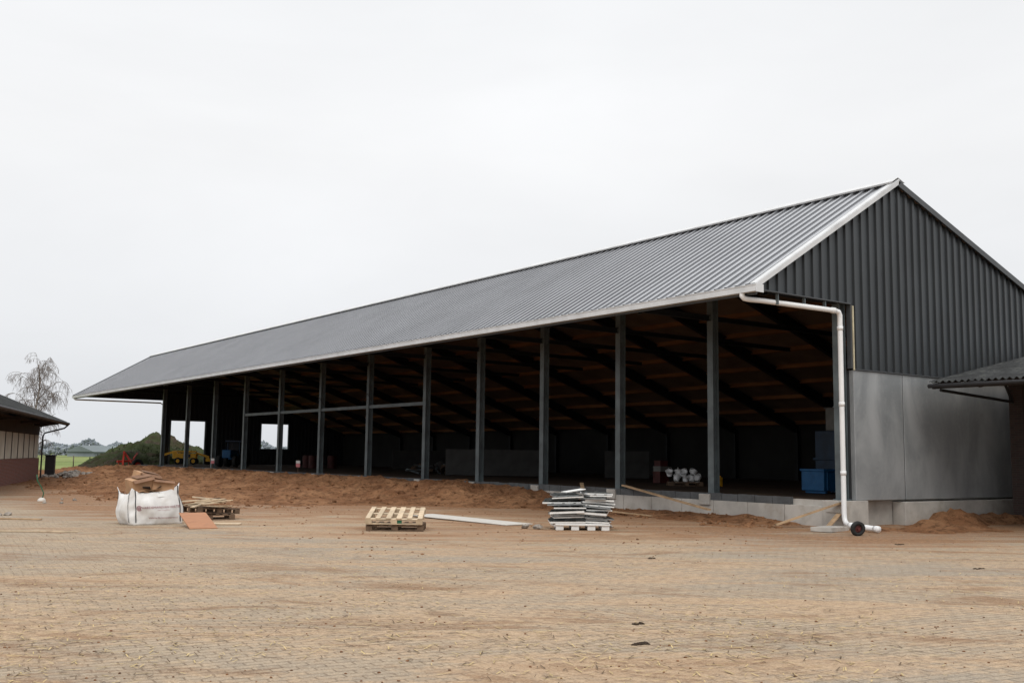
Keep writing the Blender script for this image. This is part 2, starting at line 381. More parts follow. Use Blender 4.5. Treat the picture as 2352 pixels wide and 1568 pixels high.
b=MB(); b.lohi((21.85,GY+.30,-.2),(41.1,FY+.1,.655)); b.obj('foundation_slab',M['conc'],barn)
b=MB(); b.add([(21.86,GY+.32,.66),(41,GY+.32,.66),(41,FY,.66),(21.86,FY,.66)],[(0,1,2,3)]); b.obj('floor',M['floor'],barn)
b=MB(); y=16.55
while y<78:
    L=1.25; b.lohi((21.72,y,-.2),(21.848,y+L-.015,.50)); y+=L
b.lohi((21.68,15.93,-.2),(22.7,16.54,.655))
b.lohi((24.25,15.9,-.2),(BX-.3,16.28,.60))
bevel(b.obj('foundation_wall',M['conc'],barn),.01)
b=MB(); y=17.6
while y<76:
    b.lohi((21.72,y,.504),(21.842,y+.58,.70+U(-.01,.01)));y+=.6
b.obj('block_course',M['block'],barn)
cols=[16.25,20.6,24.6,28.6,32.6,36.6,41.6,46.6,51.6,56.6,61.6,66.6,71.6]
CX=22.08
for i,y in enumerate(cols):
    b=MB(); zt=rz_(CX)-.35
    b.ibeam((CX,y,.66),(CX,y,zt),.22,.24,0,up=(1,0,0),tf=.022,tw=.02)
    b.lohi((CX-.16,y-.16,.6605),(CX+.16,y+.16,.69))
    b.lohi((CX-.13,y-.13,3.0),(CX-.12,y+.13,3.02))
    b.obj('column',M['steel'],barn)
    b=MB(); b.lohi((21.66,y-.2,.36),(21.98,y+.2,.665)); bevel(b.obj('column_footing',M['conc'],barn),.015)
    b=MB(); q=.40
    b.ibeam((EX+.5,y,rz_(EX+.5)-q+.06),(RX,y,RZ-q),.18,.34,0)
    b.ibeam((RX,y,RZ-q),(40.9,y,rz_(40.9)-q),.20,.42,0)
    b.ibeam((EX+.35,y,5.72),(CX-.14,y,5.72),.12,.16,0); b.ibeam((CX+.14,y,5.72),(30.5,y,5.72),.10,.14,0)
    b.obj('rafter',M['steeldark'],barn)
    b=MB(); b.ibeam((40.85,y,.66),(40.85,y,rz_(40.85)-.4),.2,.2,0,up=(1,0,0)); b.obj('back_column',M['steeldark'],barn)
for y in (76.6,81.6):
    b=MB(); q=.32
    b.ibeam((EX+.5,y,rz_(EX+.5)-q),(RX,y,RZ-q),.16,.28,0); b.ibeam((RX,y,RZ-q),(40.9,y,rz_(40.9)-q),.16,.28,0)
    b.obj('rafter',M['steeldark'],barn)
xs=[19.3,20.7,22.6,24.0,25.2]+[26.8+1.55*i for i in range(10)]
for x in xs:
    b=MB(); z=rz_(x)-.15; nx=-S1 if x<RX else S2
    b.beam((x,Y0+.15,z),(x,Y1-.15,z),.10,.17,0,up=(nx,0,1)); b.obj('purlin',M['timber'],barn)
b=MB(); b.lohi((CX-.08,36.72,3.72),(CX+.04,56.5,3.86)); b.obj('cross_rail',M['steel'],barn)
for y in (41.6,46.6):
    b=MB(); b.tube([(CX-.15,y-.6,3.95),(CX-.15,y,4.4),(CX-.15,y+.5,4.0)],.012,5); b.obj('cable',M['black'],barn)
px,py=21.58,15.84
path=[(gx+.07,16.3,5.58),(gx+.07,16.3,5.50),(gx+.12,16.28,5.45),(gx+.22,16.25,5.435),(gx+.6,16.15,5.43),(px-.16,15.86,5.385),(px-.05,py,5.36),(px,py,5.28),(px,py,5.1),(px,py,.36),(px,py-.01,.22),(px-.05,py-.09,.13),(px-.2,py-.3,.10),(20.95,14.45,.09)]
b=MB(); b.tube(path,.064,14)
for z in (4.9,3.0,1.3): b.tube([(px,py,z),(px,py,z+.1)],.074,14)
for a,c in ((5,4),(12,13)):
    A=Vector(path[a]);C=Vector(path[c]); d=(C-A).normalized(); b.tube([A+d*.0,A+d*.12],.075,14)
A=Vector(path[-1]); d=(A-Vector(path[-2])).normalized(); b.tube([A-d*.14,A+d*.002],.075,14)
b.obj('downpipe',M['white'],barn,smooth=True)
for x in (19.4,20.4,21.2):
    b=MB(); b.lohi((x,15.98,5.36),(x+.03,16.06,5.62)); b.obj('pipe_bracket',M['steel'],barn)
b=MB(); b.tube([(gx+.07,FY+.1,5.56),(gx+.12,FY-.1,5.45),(24.9,FY-.15,5.45),(25.1,FY-.2,5.3),(25.1,FY-.2,.6)],.06,8)
b.obj('downpipe',M['white'],barn,smooth=True)

# ------------------------------------------------------------ ground
def dirtmask(x,y):
    return sstep(27,33,y+2.5*nz(x*.3,y*.3))*sstep(8.0,11,x+1.8*nz(x*.25,y*.25,3))
def dirt_h(x,y):
    n=nz(x,y,1,.55)*.5+nz(x,y,2,1.4)*.42+nz(x,y,5,3.5)*.34
    Hh=.50*sstep(24,31,y)*(1-sstep(76,81,y)); Hl=.16*sstep(16.3,18,y)
    xo=18.9-3.6*sstep(25,31,y)-2.0*sstep(36,48,y)+1.8*nz(y*.25,0,9)
    rise=sstep(xo,21.3,x)
    low=sstep(18.9,21.6,x+1.1*nz(x*.8,y*.5,4))
    a=dirtmask(x,y)
    rut=.05*math.sin((x*.8+y*.35)*9+2*nz(x*.4,y*.4,8))*max(0,nz(x*.15,y*.15,14)+.2)
    h=-.05+.075*a+Hh*rise+Hl*low+n*(.17*a+.30*rise*sstep(22,26,y)+.16*low)+rut*a
    h+=.13*math.exp(-((x-15.8)/2.2)**2)*sstep(29,34,y)*(1+nz(x,y,7,.4)*1.8)
    g=.34*math.exp(-((x-25.4)/1.5)**2-((y-15.3)/.5)**2)+.22*math.exp(-((x-28)/1.2)**2-((y-15.4)/.45)**2)+.09*math.exp(-((x-23.3)/2.8)**2-((y-14.7)/.9)**2)
    h+=g*(1+n)
    return min(h,.60+.3*n)
b=MB(); gxs=[7.5+.16*i for i in range(int((30.2-7.5)/.16))]; gys=[12.5+.19*i for i in range(int((84-12.5)/.19))]
for j,y in enumerate(gys):
    for i,x in enumerate(gxs):
        z=dirt_h(x,y)
        e=min((x-7.5)/1.0,(y-12.5)/1.0,(84-y)/2.0)
        if e<1: z=-.12+(z+.12)*max(0,e)
        if x>22.0 and y>16.1: z=-.15
        b.v.append(Vector((x,y,z)))
W_=len(gxs)
for j in range(len(gys)-1):
    for i in range(W_-1):
        if gxs[i]>22.1 and gys[j]>16.4: continue
        q=[j*W_+i,j*W_+i+1,(j+1)*W_+i+1,(j+1)*W_+i]
        if max(b.v[t].z for t in q)<-.04: continue
        b.f.append(q); b.m.append(0)
o=b.obj('dirt_bank',M['earth'],smooth=True); tag(o,'bank of loose orange-brown earth against the barn','earth',kind='structure')
def graded(lo,a,c,hi,step):
    xs=[]; x=a
    while x<=c: xs.append(x); x+=step
    s=step; x=c
    while x<hi: s*=1.35; x+=s; xs.append(x)
    s=step; x=a
    while x>lo: s*=1.35; x-=s; xs.insert(0,x)
    return xs
gx_=graded(-4000,-12,36,4000,.4); gy_=graded(-400,2,92,5000,.4)
b=MB()
for y in gy_:
    for x in gx_: b.v.append(Vector((x,y,0)))
W_=len(gx_)
for j in range(len(gy_)-1):
    for i in range(W_-1): b.f.append([j*W_+i,j*W_+i+1,(j+1)*W_+i+1,(j+1)*W_+i]); b.m.append(0)
g=b.obj('ground',M['ground']); tag(g,'yard of tan clay pavers dusted with sand, turning to grass field','ground',kind='structure')
for nm in ('sand','earth','grass'): g.data.attributes.new(nm,'FLOAT','POINT')
sv,ev,gv=[],[],[]
for v in b.v:
    x,y=v.x,v.y; f=.5816*x+.806*y
    sv.append(.46+.30*sstep(12,20,y)*sstep(6,12,x) - .30*sstep(9,4,x)*sstep(12,18,y))
    a=sstep(21,30,y)*sstep(3,9.0,x)
    e=max(a*.82, .70*sstep(12.0,18.0,x)*sstep(8.0,14.0,y), .80*math.exp(-((x-24.5)/5)**2-((y-14.0)/1.8)**2), .55*sstep(34,42,y)*sstep(-2,2,x), .50*sstep(11,18,y)*sstep(6,12,x))
    ev.append(e); gv.append(sstep(63,70,f)*(0.0 if (x>14 and y<70) else 1.0) if f<300 else 1.0)
for nm,d in (('sand',sv),('earth',ev),('grass',gv)): g.data.attributes[nm].data.foreach_set('value',d)

b=MB()
for i in range(11000):
    f=6.5*math.exp(R()*1.35); a=U(-.52,.52)
    x=.5816*f+.81*f*a; y=.806*f-.586*f*a
    if nz(x*.35,y*.35,12)<U(-.35,.3): continue
    L=U(.02,.07); t=U(0,6.28); w=U(.002,.006); z=U(.006,.02)
    c,s_=math.cos(t)*L,math.sin(t)*L; nx2,ny2=-math.sin(t)*w,math.cos(t)*w
    z2=max(.004,z+U(-.012,.012))
    b.add([(x-c-nx2,y-s_-ny2,z),(x+c-nx2,y+s_-ny2,z2),(x+c+nx2,y+s_+ny2,z2),(x-c+nx2,y-s_+ny2,z)],[(0,1,2,3)],0 if R()<.65 else 1)
o=b.obj('straw_litter',[pbr('straw',(.50,.38,.18),.8),pbr('dry_debris',(.12,.08,.045),.9)]); tag(o,'scattered straw and debris on the paving','straw',kind='stuff')
b=MB()
for i in range(4200):
    y=16+62*R()**1.9; x=U(9,21.6)
    if y>66: continue
    h=dirt_h(x,y)
    if h<-.02: continue
    r=U(.012,.05) if R()<.9 else U(.05,.09); b.blob((x,y,max(h,0)+r*.2),r,0,.7,.4)
for i in range(900):
    x=U(8,21.5); y=U(13,34); r=U(.008,.03)
    if nz(x*.5,y*.5,33)<0: continue
    b.blob((x,y,.004),r,0,.6,.4)
for i in range(600):
    f=6.5*math.exp(R()*1.2); a=U(-.52,.52); x=.5816*f+.81*f*a; y=.806*f-.586*f*a
    b.blob((x,y,.003),U(.004,.016),0,.6)
o=b.obj('earth_clods',M['earth']); tag(o,'loose clods of earth on the bank','earth clods',kind='stuff')
for (x,y,s) in ((7.2,7.75,.08),(6.45,6.9,.12),(15.5,8.9,.14),(12.0,12.6,.09),(18.5,12.3,.14)):
    b=MB()
    for k in range(12): b.blob((U(-s,s)*.7,U(-s*.35,s*.35),.004),U(.02,.03),0,.45)
    o=b.obj('mud_clump',M['mud'],origin=(0,0,0)); o.location=(x,y,0); tag(o,'small dark clump of mud on the paving','mud clump',group='mud clumps on the yard')

md=Vector((12.4,25.0)); mL=md.length; md/=mL
def mound_h(x,y):
    rx,ry=x-16.9,y-70.0; t=rx*md.x+ry*md.y; p=rx*md.y-ry*md.x
    H=2.95*sstep(1,24,t)*(1-sstep(29,40,t)); wd=(1.4+4.4*sstep(0,20,t)) if p<0 else (2.5+5.5*sstep(0,20,t))
    e=max(0,1-abs(p)/wd); h=H*e**.9
    h+=(nz(x,y,3,.45)*.5+nz(x,y,4,1.3)*.35+nz(x,y,6,3.0)*.2)*min(1,e*3)*min(1,H*.6)
    if (x>21.6 and y<72.2) or (x>24.9 and y<82.3): h=-.3
    return h-.04
b=MB(); mx=[9+.28*i for i in range(118)]; my=[66+.28*i for i in range(160)]
for y in my:
    for x in mx: b.v.append(Vector((x,y,mound_h(x,y))))
W_=len(mx)
for j in range(len(my)-1):
    for i in range(W_-1):
        q=[j*W_+i,j*W_+i+1,(j+1)*W_+i+1,(j+1)*W_+i]
        if max(b.v[t].z for t in q)>-.03: b.f.append(q); b.m.append(0)
o=b.obj('soil_mound',M['mound'],smooth=True); tag(o,'overgrown heap of dark soil with weeds','hill',kind='structure')
b=MB()
for i in range(9000):
    x=U(10,41); y=U(67,108); h=mound_h(x,y)
    if h<.1 or nz(x*.3,y*.3,21)<-.02: continue
    for k in range(2):
        a=U(0,6.28); w=.05; H=U(.06,.2); c,s_=math.cos(a)*w,math.sin(a)*w
        b.add([(x-c,y-s_,h-.05),(x+c,y+s_,h-.05),(x+U(-.08,.08),y+U(-.08,.08),h+H)],[(0,1,2)],k)
o=b.obj('mound_weeds',[pbr('weed_green',(.06,.08,.027),.8),pbr('weed_dark',(.035,.045,.018),.8)]); tag(o,'rough grass and weeds covering the soil heap','weeds',kind='stuff')

# ------------------------------------------------------------ left brick shed
u=Vector((.31,.951,0)).normalized(); w=Vector((.951,-.31,0)).normalized()
LS=thing('brick_shed',(12.5,62.9,0),'low brick farm shed with dark corrugated roof and window band','shed',world=True)
C0=Vector((12.5,62.9,0)); 
def P(a,c,z): q=C0+u*a+w*c; return (q.x,q.y,z)
b=MB(); b.beam(P(-26,-.1,.6),P(0,-.1,.6),.2,1.2); b.beam(P(-.1,-.2,.6),P(-.1,-9,.6),.2,1.2); b.obj('brick_wall',M['brick'],LS)
b=MB(); b.beam(P(-26,-.12,2.85),P(0,-.12,2.85),.14,.75); b.beam(P(-.1,-.2,2.2),P(-.1,-9,2.2),.12,2.0); b.obj('wall_boarding',M['brown'],LS)
a=-25.4
while a<-1:
    b=MB(); b.beam(P(a+.06,-.1,1.84),P(a+1.9,-.1,1.84),.05,1.25)
    b.obj('window',M['pane'],LS)
    b=MB(); b.beam(P(a,-.08,1.84),P(a+.06,-.08,1.84),.05,1.26); b.obj('window_post',M['brown'],LS); a+=1.96
b=MB()
Lr=27; n=int(Lr/.09); vs=[]
for i in range(n+1):
    a=-26.5+Lr*i/n; o_=.025*math.sin(2*math.pi*a/.18)
    for c,z in ((1.3,3.25),(-4.2,3.25+5.5*.41)): vs.append(Vector(P(a,c,z+o_)))
b.add(vs,[(2*i,2*i+1,2*i+3,2*i+2) for i in range(n)])
vs=[]
for i in range(n+1):
    a=-26.5+Lr*i/n; o_=.025*math.sin(2*math.pi*a/.18)
    for c,z in ((-4.2,3.25+5.5*.41),(-9.7,3.25)): vs.append(Vector(P(a,c,z+o_)))
b.add(vs,[(2*i,2*i+1,2*i+3,2*i+2) for i in range(n)])
b.add([P(-.2,1.1,3.16),P(-.2,-4.2,5.35),P(-.2,-9.5,3.16),P(-.2,-9.5,2.9),P(-.2,-.1,2.9)],[(0,1,2,3,4)])
b.obj('roof',M['etern'],LS)
b=MB(); b.beam(P(-26.5,1.28,3.14),P(.55,1.28,3.14),.06,.16); b.beam(P(.45,1.3,3.16),P(.45,-4.2,5.42),.05,.16); b.obj('fascia',M['brown'],LS)
b=MB(); b.tube([P(-26.5,1.4,3.16),P(.5,1.4,3.16)],.07,8); b.tube([P(.3,1.4,3.1),P(.25,1.2,2.9),P(.1,.2,2.6),P(.05,.12,2.4),P(.05,.12,0)],.045,8); b.obj('gutter',M['black'],LS)
for a in (-20,-14,-8,-3,):
    b=MB(); b.beam(P(a,.02,3.0),P(a,1.2,3.08),.1,.12); b.obj('roof_bracket',M['brown'],LS)
b=MB(); b.beam(P(-26,-8.9,0.6),P(0,-8.9,.6),.2,1.2,up=(0,0,1)); b.beam(P(-26,-8.9,2.2),P(0,-8.9,2.2),.15,2.0); b.obj('rear_wall',M['brickdark'],LS)

# ------------------------------------------------------------ right shed
RS=thing('lean_to_shed',(28.4,12.0,0),'old dark brick shed with overhanging corrugated cement roof','shed',world=True)
b=MB(); vs=[]; ya,yb=3.0,15.3; n=int((yb-ya)/.022)
for i in range(n+1):
    y=ya+(yb-ya)*i/n; o_=.028*math.sin(2*math.pi*y/.177)
    for x in (24.55,31.4): vs.append(Vector((x,y,3.73+(x-24.55)*.20+o_)))
b.add(vs,[(2*i,2*i+1,2*i+3,2*i+2) for i in range(n)])
vs=[(p.x+6.85,p.y,p.z+(1.37 if p.x<26 else -1.37)) for p in vs]
b.add(vs,[(2*i,2*i+1,2*i+3,2*i+2) for i in range(n)])
ro=b.obj('roof',M['etern'],RS); sm=ro.modifiers.new('Solid','SOLIDIFY'); sm.thickness=.012
b=MB(); b.beam((24.7,15.25,3.62),(31.4,15.25,4.96),.05,.14); b.beam((24.62,ya,3.61),(24.62,yb-.05,3.61),.05,.12)
for y in (5,8,11,14): b.beam((24.7,y,3.6),(28.4,y,4.34),.08,.12)
for x in (25.6,26.8,28.0): b.beam((x,ya,3.66+(x-24.55)*.2),(x,yb-.08,3.66+(x-24.55)*.2),.06,.05)
b.obj('roof_timber',M['brown'],RS)
b=MB(); b.tube([(24.52,ya,3.62),(24.52,15.3,3.62)],.055,8); b.obj('gutter',M['black'],RS)
b=MB(); b.tube([(24.75,15.1,3.52),(28.35,15.1,3.36)],.04,8); b.tube([(27.7,15.1,4.2),(28.35,15.1,3.3)],.04,8); b.obj('roof_brace',M['black'],RS)
b=MB(); b.lohi((28.4,3,0),(28.65,14.8,4.3)); b.lohi((28.3,14.8,0),(28.75,15.2,4.35)); b.lohi((28.75,14.9,0),(34,15.15,3.6)); b.obj('brick_wall',M['brickdark'],RS)

# ------------------------------------------------------------ bare birch
def birch(loc,H):
    T=thing('birch_tree',loc,'bare weeping birch tree with drooping twigs beside the field','tree')
    rs=random.Random(5)
    tr=MB(); cr=MB(); path=[]; K=12
    for i in range(K+1):
        t=i/K; path.append(Vector((.35*math.sin(t*3)*t+.1*math.sin(t*9),.3*math.sin(t*4+1)*t,H*.86*t)))
    tr.tube(path,[.16*(1-.9*i/K)+.012 for i in range(K+1)],8)
    tr.obj('trunk',M['bark'],T,smooth=True)
    def br(p,d,L,r,lv):
        pts=[p.copy()]; q=p.copy(); n=7 if lv<2 else 5; dd=d.copy()
        for i in range(n):
            t=(i+1)/n
            droop=(.10-.38*t*t) if lv==0 else ((-.08-.40*t) if lv==1 else (-.6*t-.25))
            dd=(dd+Vector((rs.uniform(-.2,.2),rs.uniform(-.2,.2),droop))).normalized()
            q=q+dd*L/n; pts.append(q.copy())
        cr.tube(pts,[r*(1-.75*i/n)+.0028 for i in range(n+1)],4 if lv<2 else 3,0,False)
        if lv<3:
            m=(8,6,4)[lv]
            for k in range(m):
                i=rs.randint(1,n-1) if lv else rs.randint(2,n); a=rs.uniform(0,6.28)
                nd=(dd*.5+Vector((math.cos(a),math.sin(a),rs.uniform(-.3,.4)))).normalized()
                br(pts[i],nd,L*rs.uniform(.35,.6),r*.42,lv+1)
    for k in range(22):
        t=.22+.78*k/22; p=path[min(K,int(t*K))]; a=k*2.4
        L=1.0+1.6*math.sin(math.pi*min(1,(t-.10)/.95))
        br(p,Vector((math.cos(a)*.55,math.sin(a)*.55,1.0)).normalized(),L,.04*(1.15-t)+.008,0)
    cr.obj('crown',M['twig'],T)
birch((15.4,80.4,0),9.0)
b=MB()
for i in range(4200):
    a=U(-.50,-.20); f=U(620,700)
    hh=5.5+5*nz(a*14,3)+4*nz(a*60,9); hh=max(2,hh)
    if nz(a*9,44)<-.25: hh*=.5
    x=.5816*f+.81*f*a; y=.806*f-.586*f*a
    t=R(); z=hh*t; r=U(.6,1.8)*(1.15-t*.75)
    b.blob((x,y,z),r,0,1.1,.4)
o=b.obj('distant_woodland',M['farwood_hazed']); tag(o,'hazy line of trees on the far horizon','woodland',kind='stuff')
b=MB()
for i in range(700):
    a=U(-.47,-.40); f=U(330,350); hh=max(.8,2.6+4*nz(a*70,1))
    x=.5816*f+.81*f*a; y=.806*f-.586*f*a
    b.blob((x,y,hh*R()),U(.3,.7),0,1.1,.4)
o=b.obj('distant_hedge',M['farwood_hazed']); tag(o,'bare hedge at the edge of the field','hedge',kind='stuff')
T=thing('farmhouse',(77,300,0),'distant farm building with low pitched roof','building',rz=.5)
b=MB(); b.lohi((-9,-5,0),(9,5,1.4)); b.obj('wall',M['farwood_hazed'],T)
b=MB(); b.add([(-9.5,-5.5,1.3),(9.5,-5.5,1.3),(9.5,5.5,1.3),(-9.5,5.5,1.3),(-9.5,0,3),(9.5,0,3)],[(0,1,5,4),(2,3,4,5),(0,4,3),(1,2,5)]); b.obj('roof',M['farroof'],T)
for i in range(9):
    b=MB(); b.tube([(0,0,0),(U(-.04,.04),0,1.15)],[.06,.05],7); x=13+i*2.6; y=100-i*.2+i*i*.15
    o=b.obj('fence_post',M['post'],smooth=True); o.location=(x-3,y+8,0); tag(o,'weathered wooden fence post in the field','fence post',group='fence posts in the field')
b=MB(); pts=[(13+i*2.6-3,100-i*.2+i*i*.15+8) for i in range(9)]
for z in (.5,.95): b.tube([(x,y,z) for x,y in pts],.012,4)
o=b.obj('fence_wire',M['post']); tag(o,'thin wire strung between fence posts','wire')

# ------------------------------------------------------------ big bag
BG=thing('bulk_bag',(7.3,24.25,0),'white woven bulk bag with red print, full of cardboard','bulk bag',rz=math.radians(5))
BW,BD,BH=1.16,.86,.82
def bagpt(side,uu,v):
    sc=1+.06*math.sin(math.pi*v)-.07*v+.06*(1-v)
    hw,hd=BW/2*sc,BD/2*sc; bul=.10*(1-uu*uu)*math.sin(math.pi*min(1,v*.95+.05))
    cr=.91+.09*(1-abs(uu)**5)
    if v>.8: cr=cr*(1-(v-.8)/.2)+1.03*(v-.8)/.2
    if side==0: p=Vector((uu*hw*cr,-(hd+bul)*cr,0))
    elif side==1: p=Vector(((hw+bul)*cr,uu*hd*cr,0))
    elif side==2: p=Vector((-uu*hw*cr,(hd+bul)*cr,0))
    else: p=Vector((-(hw+bul)*cr,-uu*hd*cr,0))
    p.x+=-.10*v
    top=BH*(1+.07*p.x/BW*2)+(.15*abs(uu)**4-.08)*(v**3)
    if side in (2,): top-=.06*v**3
    p.z=top*v
    w_=.05*nz(p.x*3.0,p.y*3.0+side*7,p.z*3)+.022*nz(p.x*8,p.y*8+side*7,p.z*6)
    p.x+=w_; p.y+=w_
    return p
b=MB(); n=20; m=20; ring=4*n
for j in range(m+1):
    for s in range(4):
        for i in range(n): b.v.append(bagpt(s,-1+2*i/n,j/m))
for j in range(m):
    for k in range(ring): b.f.append([j*ring+k,j*ring+(k+1)%ring,(j+1)*ring+(k+1)%ring,(j+1)*ring+k]); b.m.append(0)
b.f.append(list(range(ring-1,-1,-1))); b.m.append(0)
o=b.obj('bag_body',M['bag'],BG,smooth=True); sm=o.modifiers.new('S','SOLIDIFY'); sm.thickness=.012; sm.offset=-1
for s,uu in ((0,-.88),(0,.90),(3,.80),(3,-.8),(1,-.8),(1,.8)):
    b=MB()
    nrm=[Vector((0,-1,0)),Vector((1,0,0)),Vector((0,1,0)),Vector((-1,0,0))][s]
    tan=Vector((-nrm.y,nrm.x,0))
    pts=[bagpt(s,uu,v/14)+nrm*.010 for v in range(1,15)]
    vs=[]
    for p in pts: vs+= [p-tan*.012,p+tan*.012]
    b.add(vs,[(2*i,2*i+1,2*i+3,2*i+2) for i in range(len(pts)-1)])
    b.obj('strap',M['black'],BG)
def textmesh(s,size):
    c=bpy.data.curves.new('t','FONT'); c.body=s; c.size=size; c.align_x='CENTER'; c.resolution_u=3
    ob=link(bpy.data.objects.new('t',c)); bpy.context.view_layer.update()
    me=bpy.data.meshes.new_from_object(ob.evaluated_get(bpy.context.evaluated_depsgraph_get()))
    vs=[v.co.copy() for v in me.vertices]; fs=[tuple(p.vertices) for p in me.polygons]
    bpy.data.objects.remove(ob); bpy.data.meshes.remove(me); return vs,fs
b=MB()
def onfront(x,z,off=.02):
    uu=x/(BW/2); v=z/BH; p=bagpt(0,max(-.98,min(.98,uu)),v); return Vector((p.x,p.y-off,p.z))
for s,size,cx,cz in (('HARDEMAN|VAN HARTEN',.074,.075,.375),('stalinrichting & bouw',.034,.1,.325),('www.hardemanvanharten.nl',.058,.08,.14)):
    vs,fs=textmesh(s,size)
    b.add([onfront(v.x+cx,v.y+cz-.03*v.x) for v in vs],fs)
for r0,r1,a0,a1 in ((.048,.062,.3,5.6),(.022,.035,2.2,8.0),(0,.011,0,6.28)):
    vs=[]; K=18
    for i in range(K+1):
        a=a0+(a1-a0)*i/K
        for r in (r0,r1): vs.append(onfront(-.43+r*math.cos(a)*1.0,.40+r*math.sin(a)))
    b.add(vs,[(2*i,2*i+1,2*i+3,2*i+2) for i in range(K)])
b.obj('printed_lettering',M['redprint'],BG)
b=MB()
b.add([onfront(.02,.66,.014),onfront(.18,.66,.014),onfront(.18,.75,.014),onfront(.02,.75,.014)],[(0,1,2,3)],0)
b.obj('bag_tag',[M['foam']],BG)
def cbox(loc,d,rot,lab):
    T=thing('cardboard_box',loc,lab,'box',group='cardboard boxes in the bag'); T.rotation_euler=rot
    b=MB(); x,y,z=d; t=.006
    b.lohi((-x/2,-y/2,0),(x/2,y/2,z)); b.obj('box_body',M['card'],T)
    b=MB()
    b.beam((0,-y/2-.003,z+.004),(0,-y/2-.10,z-.05),x*.96,t)
    b.beam((-x*.25,0,z+.03),(x*.48,0,z+.012),y*.9,t); b.obj('box_flap',M['carddark'],T)
cbox((7.00,24.15,.72),(.50,.40,.34),(.12,-.22,.15),'opened brown cardboard box tilted in the bulk bag')
cbox((7.45,24.1,.70),(.48,.42,.28),(-.05,.10,-.15),'brown cardboard box with flaps out in the bag')
cbox((7.15,24.5,.80),(.55,.3,.36),(.2,.15,.3),'long brown cardboard box lying in the bag')
b=MB()
for i in range(30): b.box((U(-.46,.38),U(-.32,.3),.68+U(0,.14)),(U(.15,.4),U(.1,.3),.008),Euler((U(-.5,.5),U(-.5,.5),U(0,6))).to_matrix(),i%3)
b.obj('waste_filling',[M['card'],M['carddark'],M['brown']],BG)

# ------------------------------------------------------------ pallets
def pallet_mesh(L=1.2,Wd=.8,seed=0,k=7,bw=(.085,.12)):
    rs=random.Random(seed); b=MB()
    for x in (-Wd/2+.05,0,Wd/2-.05): b.box((0,x,.011),(L,.1,.022),None,1)
    for x in (-Wd/2+.05,0,Wd/2-.05):
        for y in (-L/2+.07,0,L/2-.07): b.box((y,x,.061),(.14,.1,.078),None,1)
    for x in (-Wd/2+.05,0,Wd/2-.05): b.box((0,x,.111),(L,.1,.022),None,0)
    for i in range(k):
        y=-L/2+.06+(L-.12)*i/(k-1); b.box((y,rs.uniform(-.01,.01),.1345),(rs.uniform(*bw),Wd,.022),Euler((0,0,rs.uniform(-.02,.02))).to_matrix(),0)
    return b
def mkpal(loc,rot,lab,mats,seed,L=1.2,Wd=.8,k=7):
    o=pallet_mesh(L,Wd,seed,k).obj('pallet',mats); o.location=loc; o.rotation_euler=rot
    tag(o,lab,'pallet',group='wooden pallets on the yard'); bevel(o,.004,1); return o
mkpal((11.45,20.15,0),(0,0,-.60),'weathered dark pallet flat on the ground',[M['wooddark'],M['wooddark']],1,1.25,1.0)
mkpal((11.45,20.17,.235),(.16,.0,-.61),'pale new wooden pallet tilted on a stack',[M['wood'],M['wood']],3,1.24,1.15,6)
b=MB(); b.beam((-.5,0,0),(.5,.02,0),.09,.05); o=b.obj('loose_board',M['wood']); o.location=(11.72,20.55,.19); o.rotation_euler=(0,0,-.6); tag(o,'wood batten wedged between two pallets','board')
b=MB(); b.box((0,0,0),(.1,.03,.09)); b.box((0,-.018,.01),(.07,.01,.04)); o=b.obj('green_clamp',M['green']); o.location=(11.24,19.66,.20); o.rotation_euler=(0,0,-.6); tag(o,'small green plastic block clamped in the pallets','clamp')
mkpal((9.0,25.3,0),(0,0,-.2),'dark weathered pallet under loose wood',[M['wooddark'],M['wooddark']],4)
mkpal((9.05,25.3,.15),(0,.05,.25),'broken pale pallet on top of another',[M['wooddark'],M['wooddark']],5)
for i in range(14):
    b=MB(); L=U(.45,1.15); b.box((0,0,0),(L,U(.06,.12),.022))
    o=b.obj('loose_board',M['wood'] if i%3 else M['wooddark']); o.location=(8.9+U(-.4,.35),25.2+U(-.35,.3),.315+.014*i); o.rotation_euler=(U(-.1,.1),U(-.2,.2),U(-.7,.9))
    tag(o,'loose wooden board piled on the pallets','board',group='loose boards on the pallets')
def board(name,loc,rot,d,mat,lab,cat,group=None):
    b=MB(); b.box((0,0,0),d); o=b.obj(name,mat); o.location=loc; o.rotation_euler=rot; tag(o,lab,cat,group); bevel(o,.003,1); return o
board('plywood_sheet',(7.84,22.65,.145),(.24,.0,-.10),(.60,1.15,.018),M['ply'],'orange-brown plywood sheet leaning low near the bag','board')
board('plank',(8.72,23.2,.02),(0,.0,-.45),(.62,.34,.025),M['wood'],'short pale flat board lying on the paving','plank')
board('pale_sheet',(14.70,22.25,.03),(.006,0,math.radians(4)),(.85,4.2,.02),M['strip'],'long pale flat sheet lying on the ground','panel')
board('yellow_lath',(4.4,22.6,.02),(0,0,-.55),(1.9,.04,.03),M['wood'],'thin pale lath lying on the paving','lath')
board('yellow_lath',(4.9,26.8,.02),(0,0,-.75),(1.3,.08,.03),M['plank'],'short brown plank lying among rubble','lath')
def lean(p1,p2,w,h,lab):
    b=MB(); b.beam(p1,p2,w,h); o=b.obj('leaning_plank',M['plank'],origin=p1); tag(o,lab,'plank',group='planks leaning on the foundation'); return o
lean((20.3,16.9,.06),(21.7,16.0,.62),.14,.035,'wooden plank leaning against the corner block')
lean((21.0,15.9,.04),(21.66,16.05,.34),.12,.03,'short plank propped at the corner block')
lean((20.6,19.4,.30),(21.75,24.1,.80),.12,.04,'long plank leaning up onto the slab')
lean((21.2,25.4,.62),(21.9,26.3,.80),.12,.03,'short plank resting on the slab edge')
lean((20.2,21.2,.05),(20.0,22.6,.10),.1,.03,'plank lying in the loose earth')
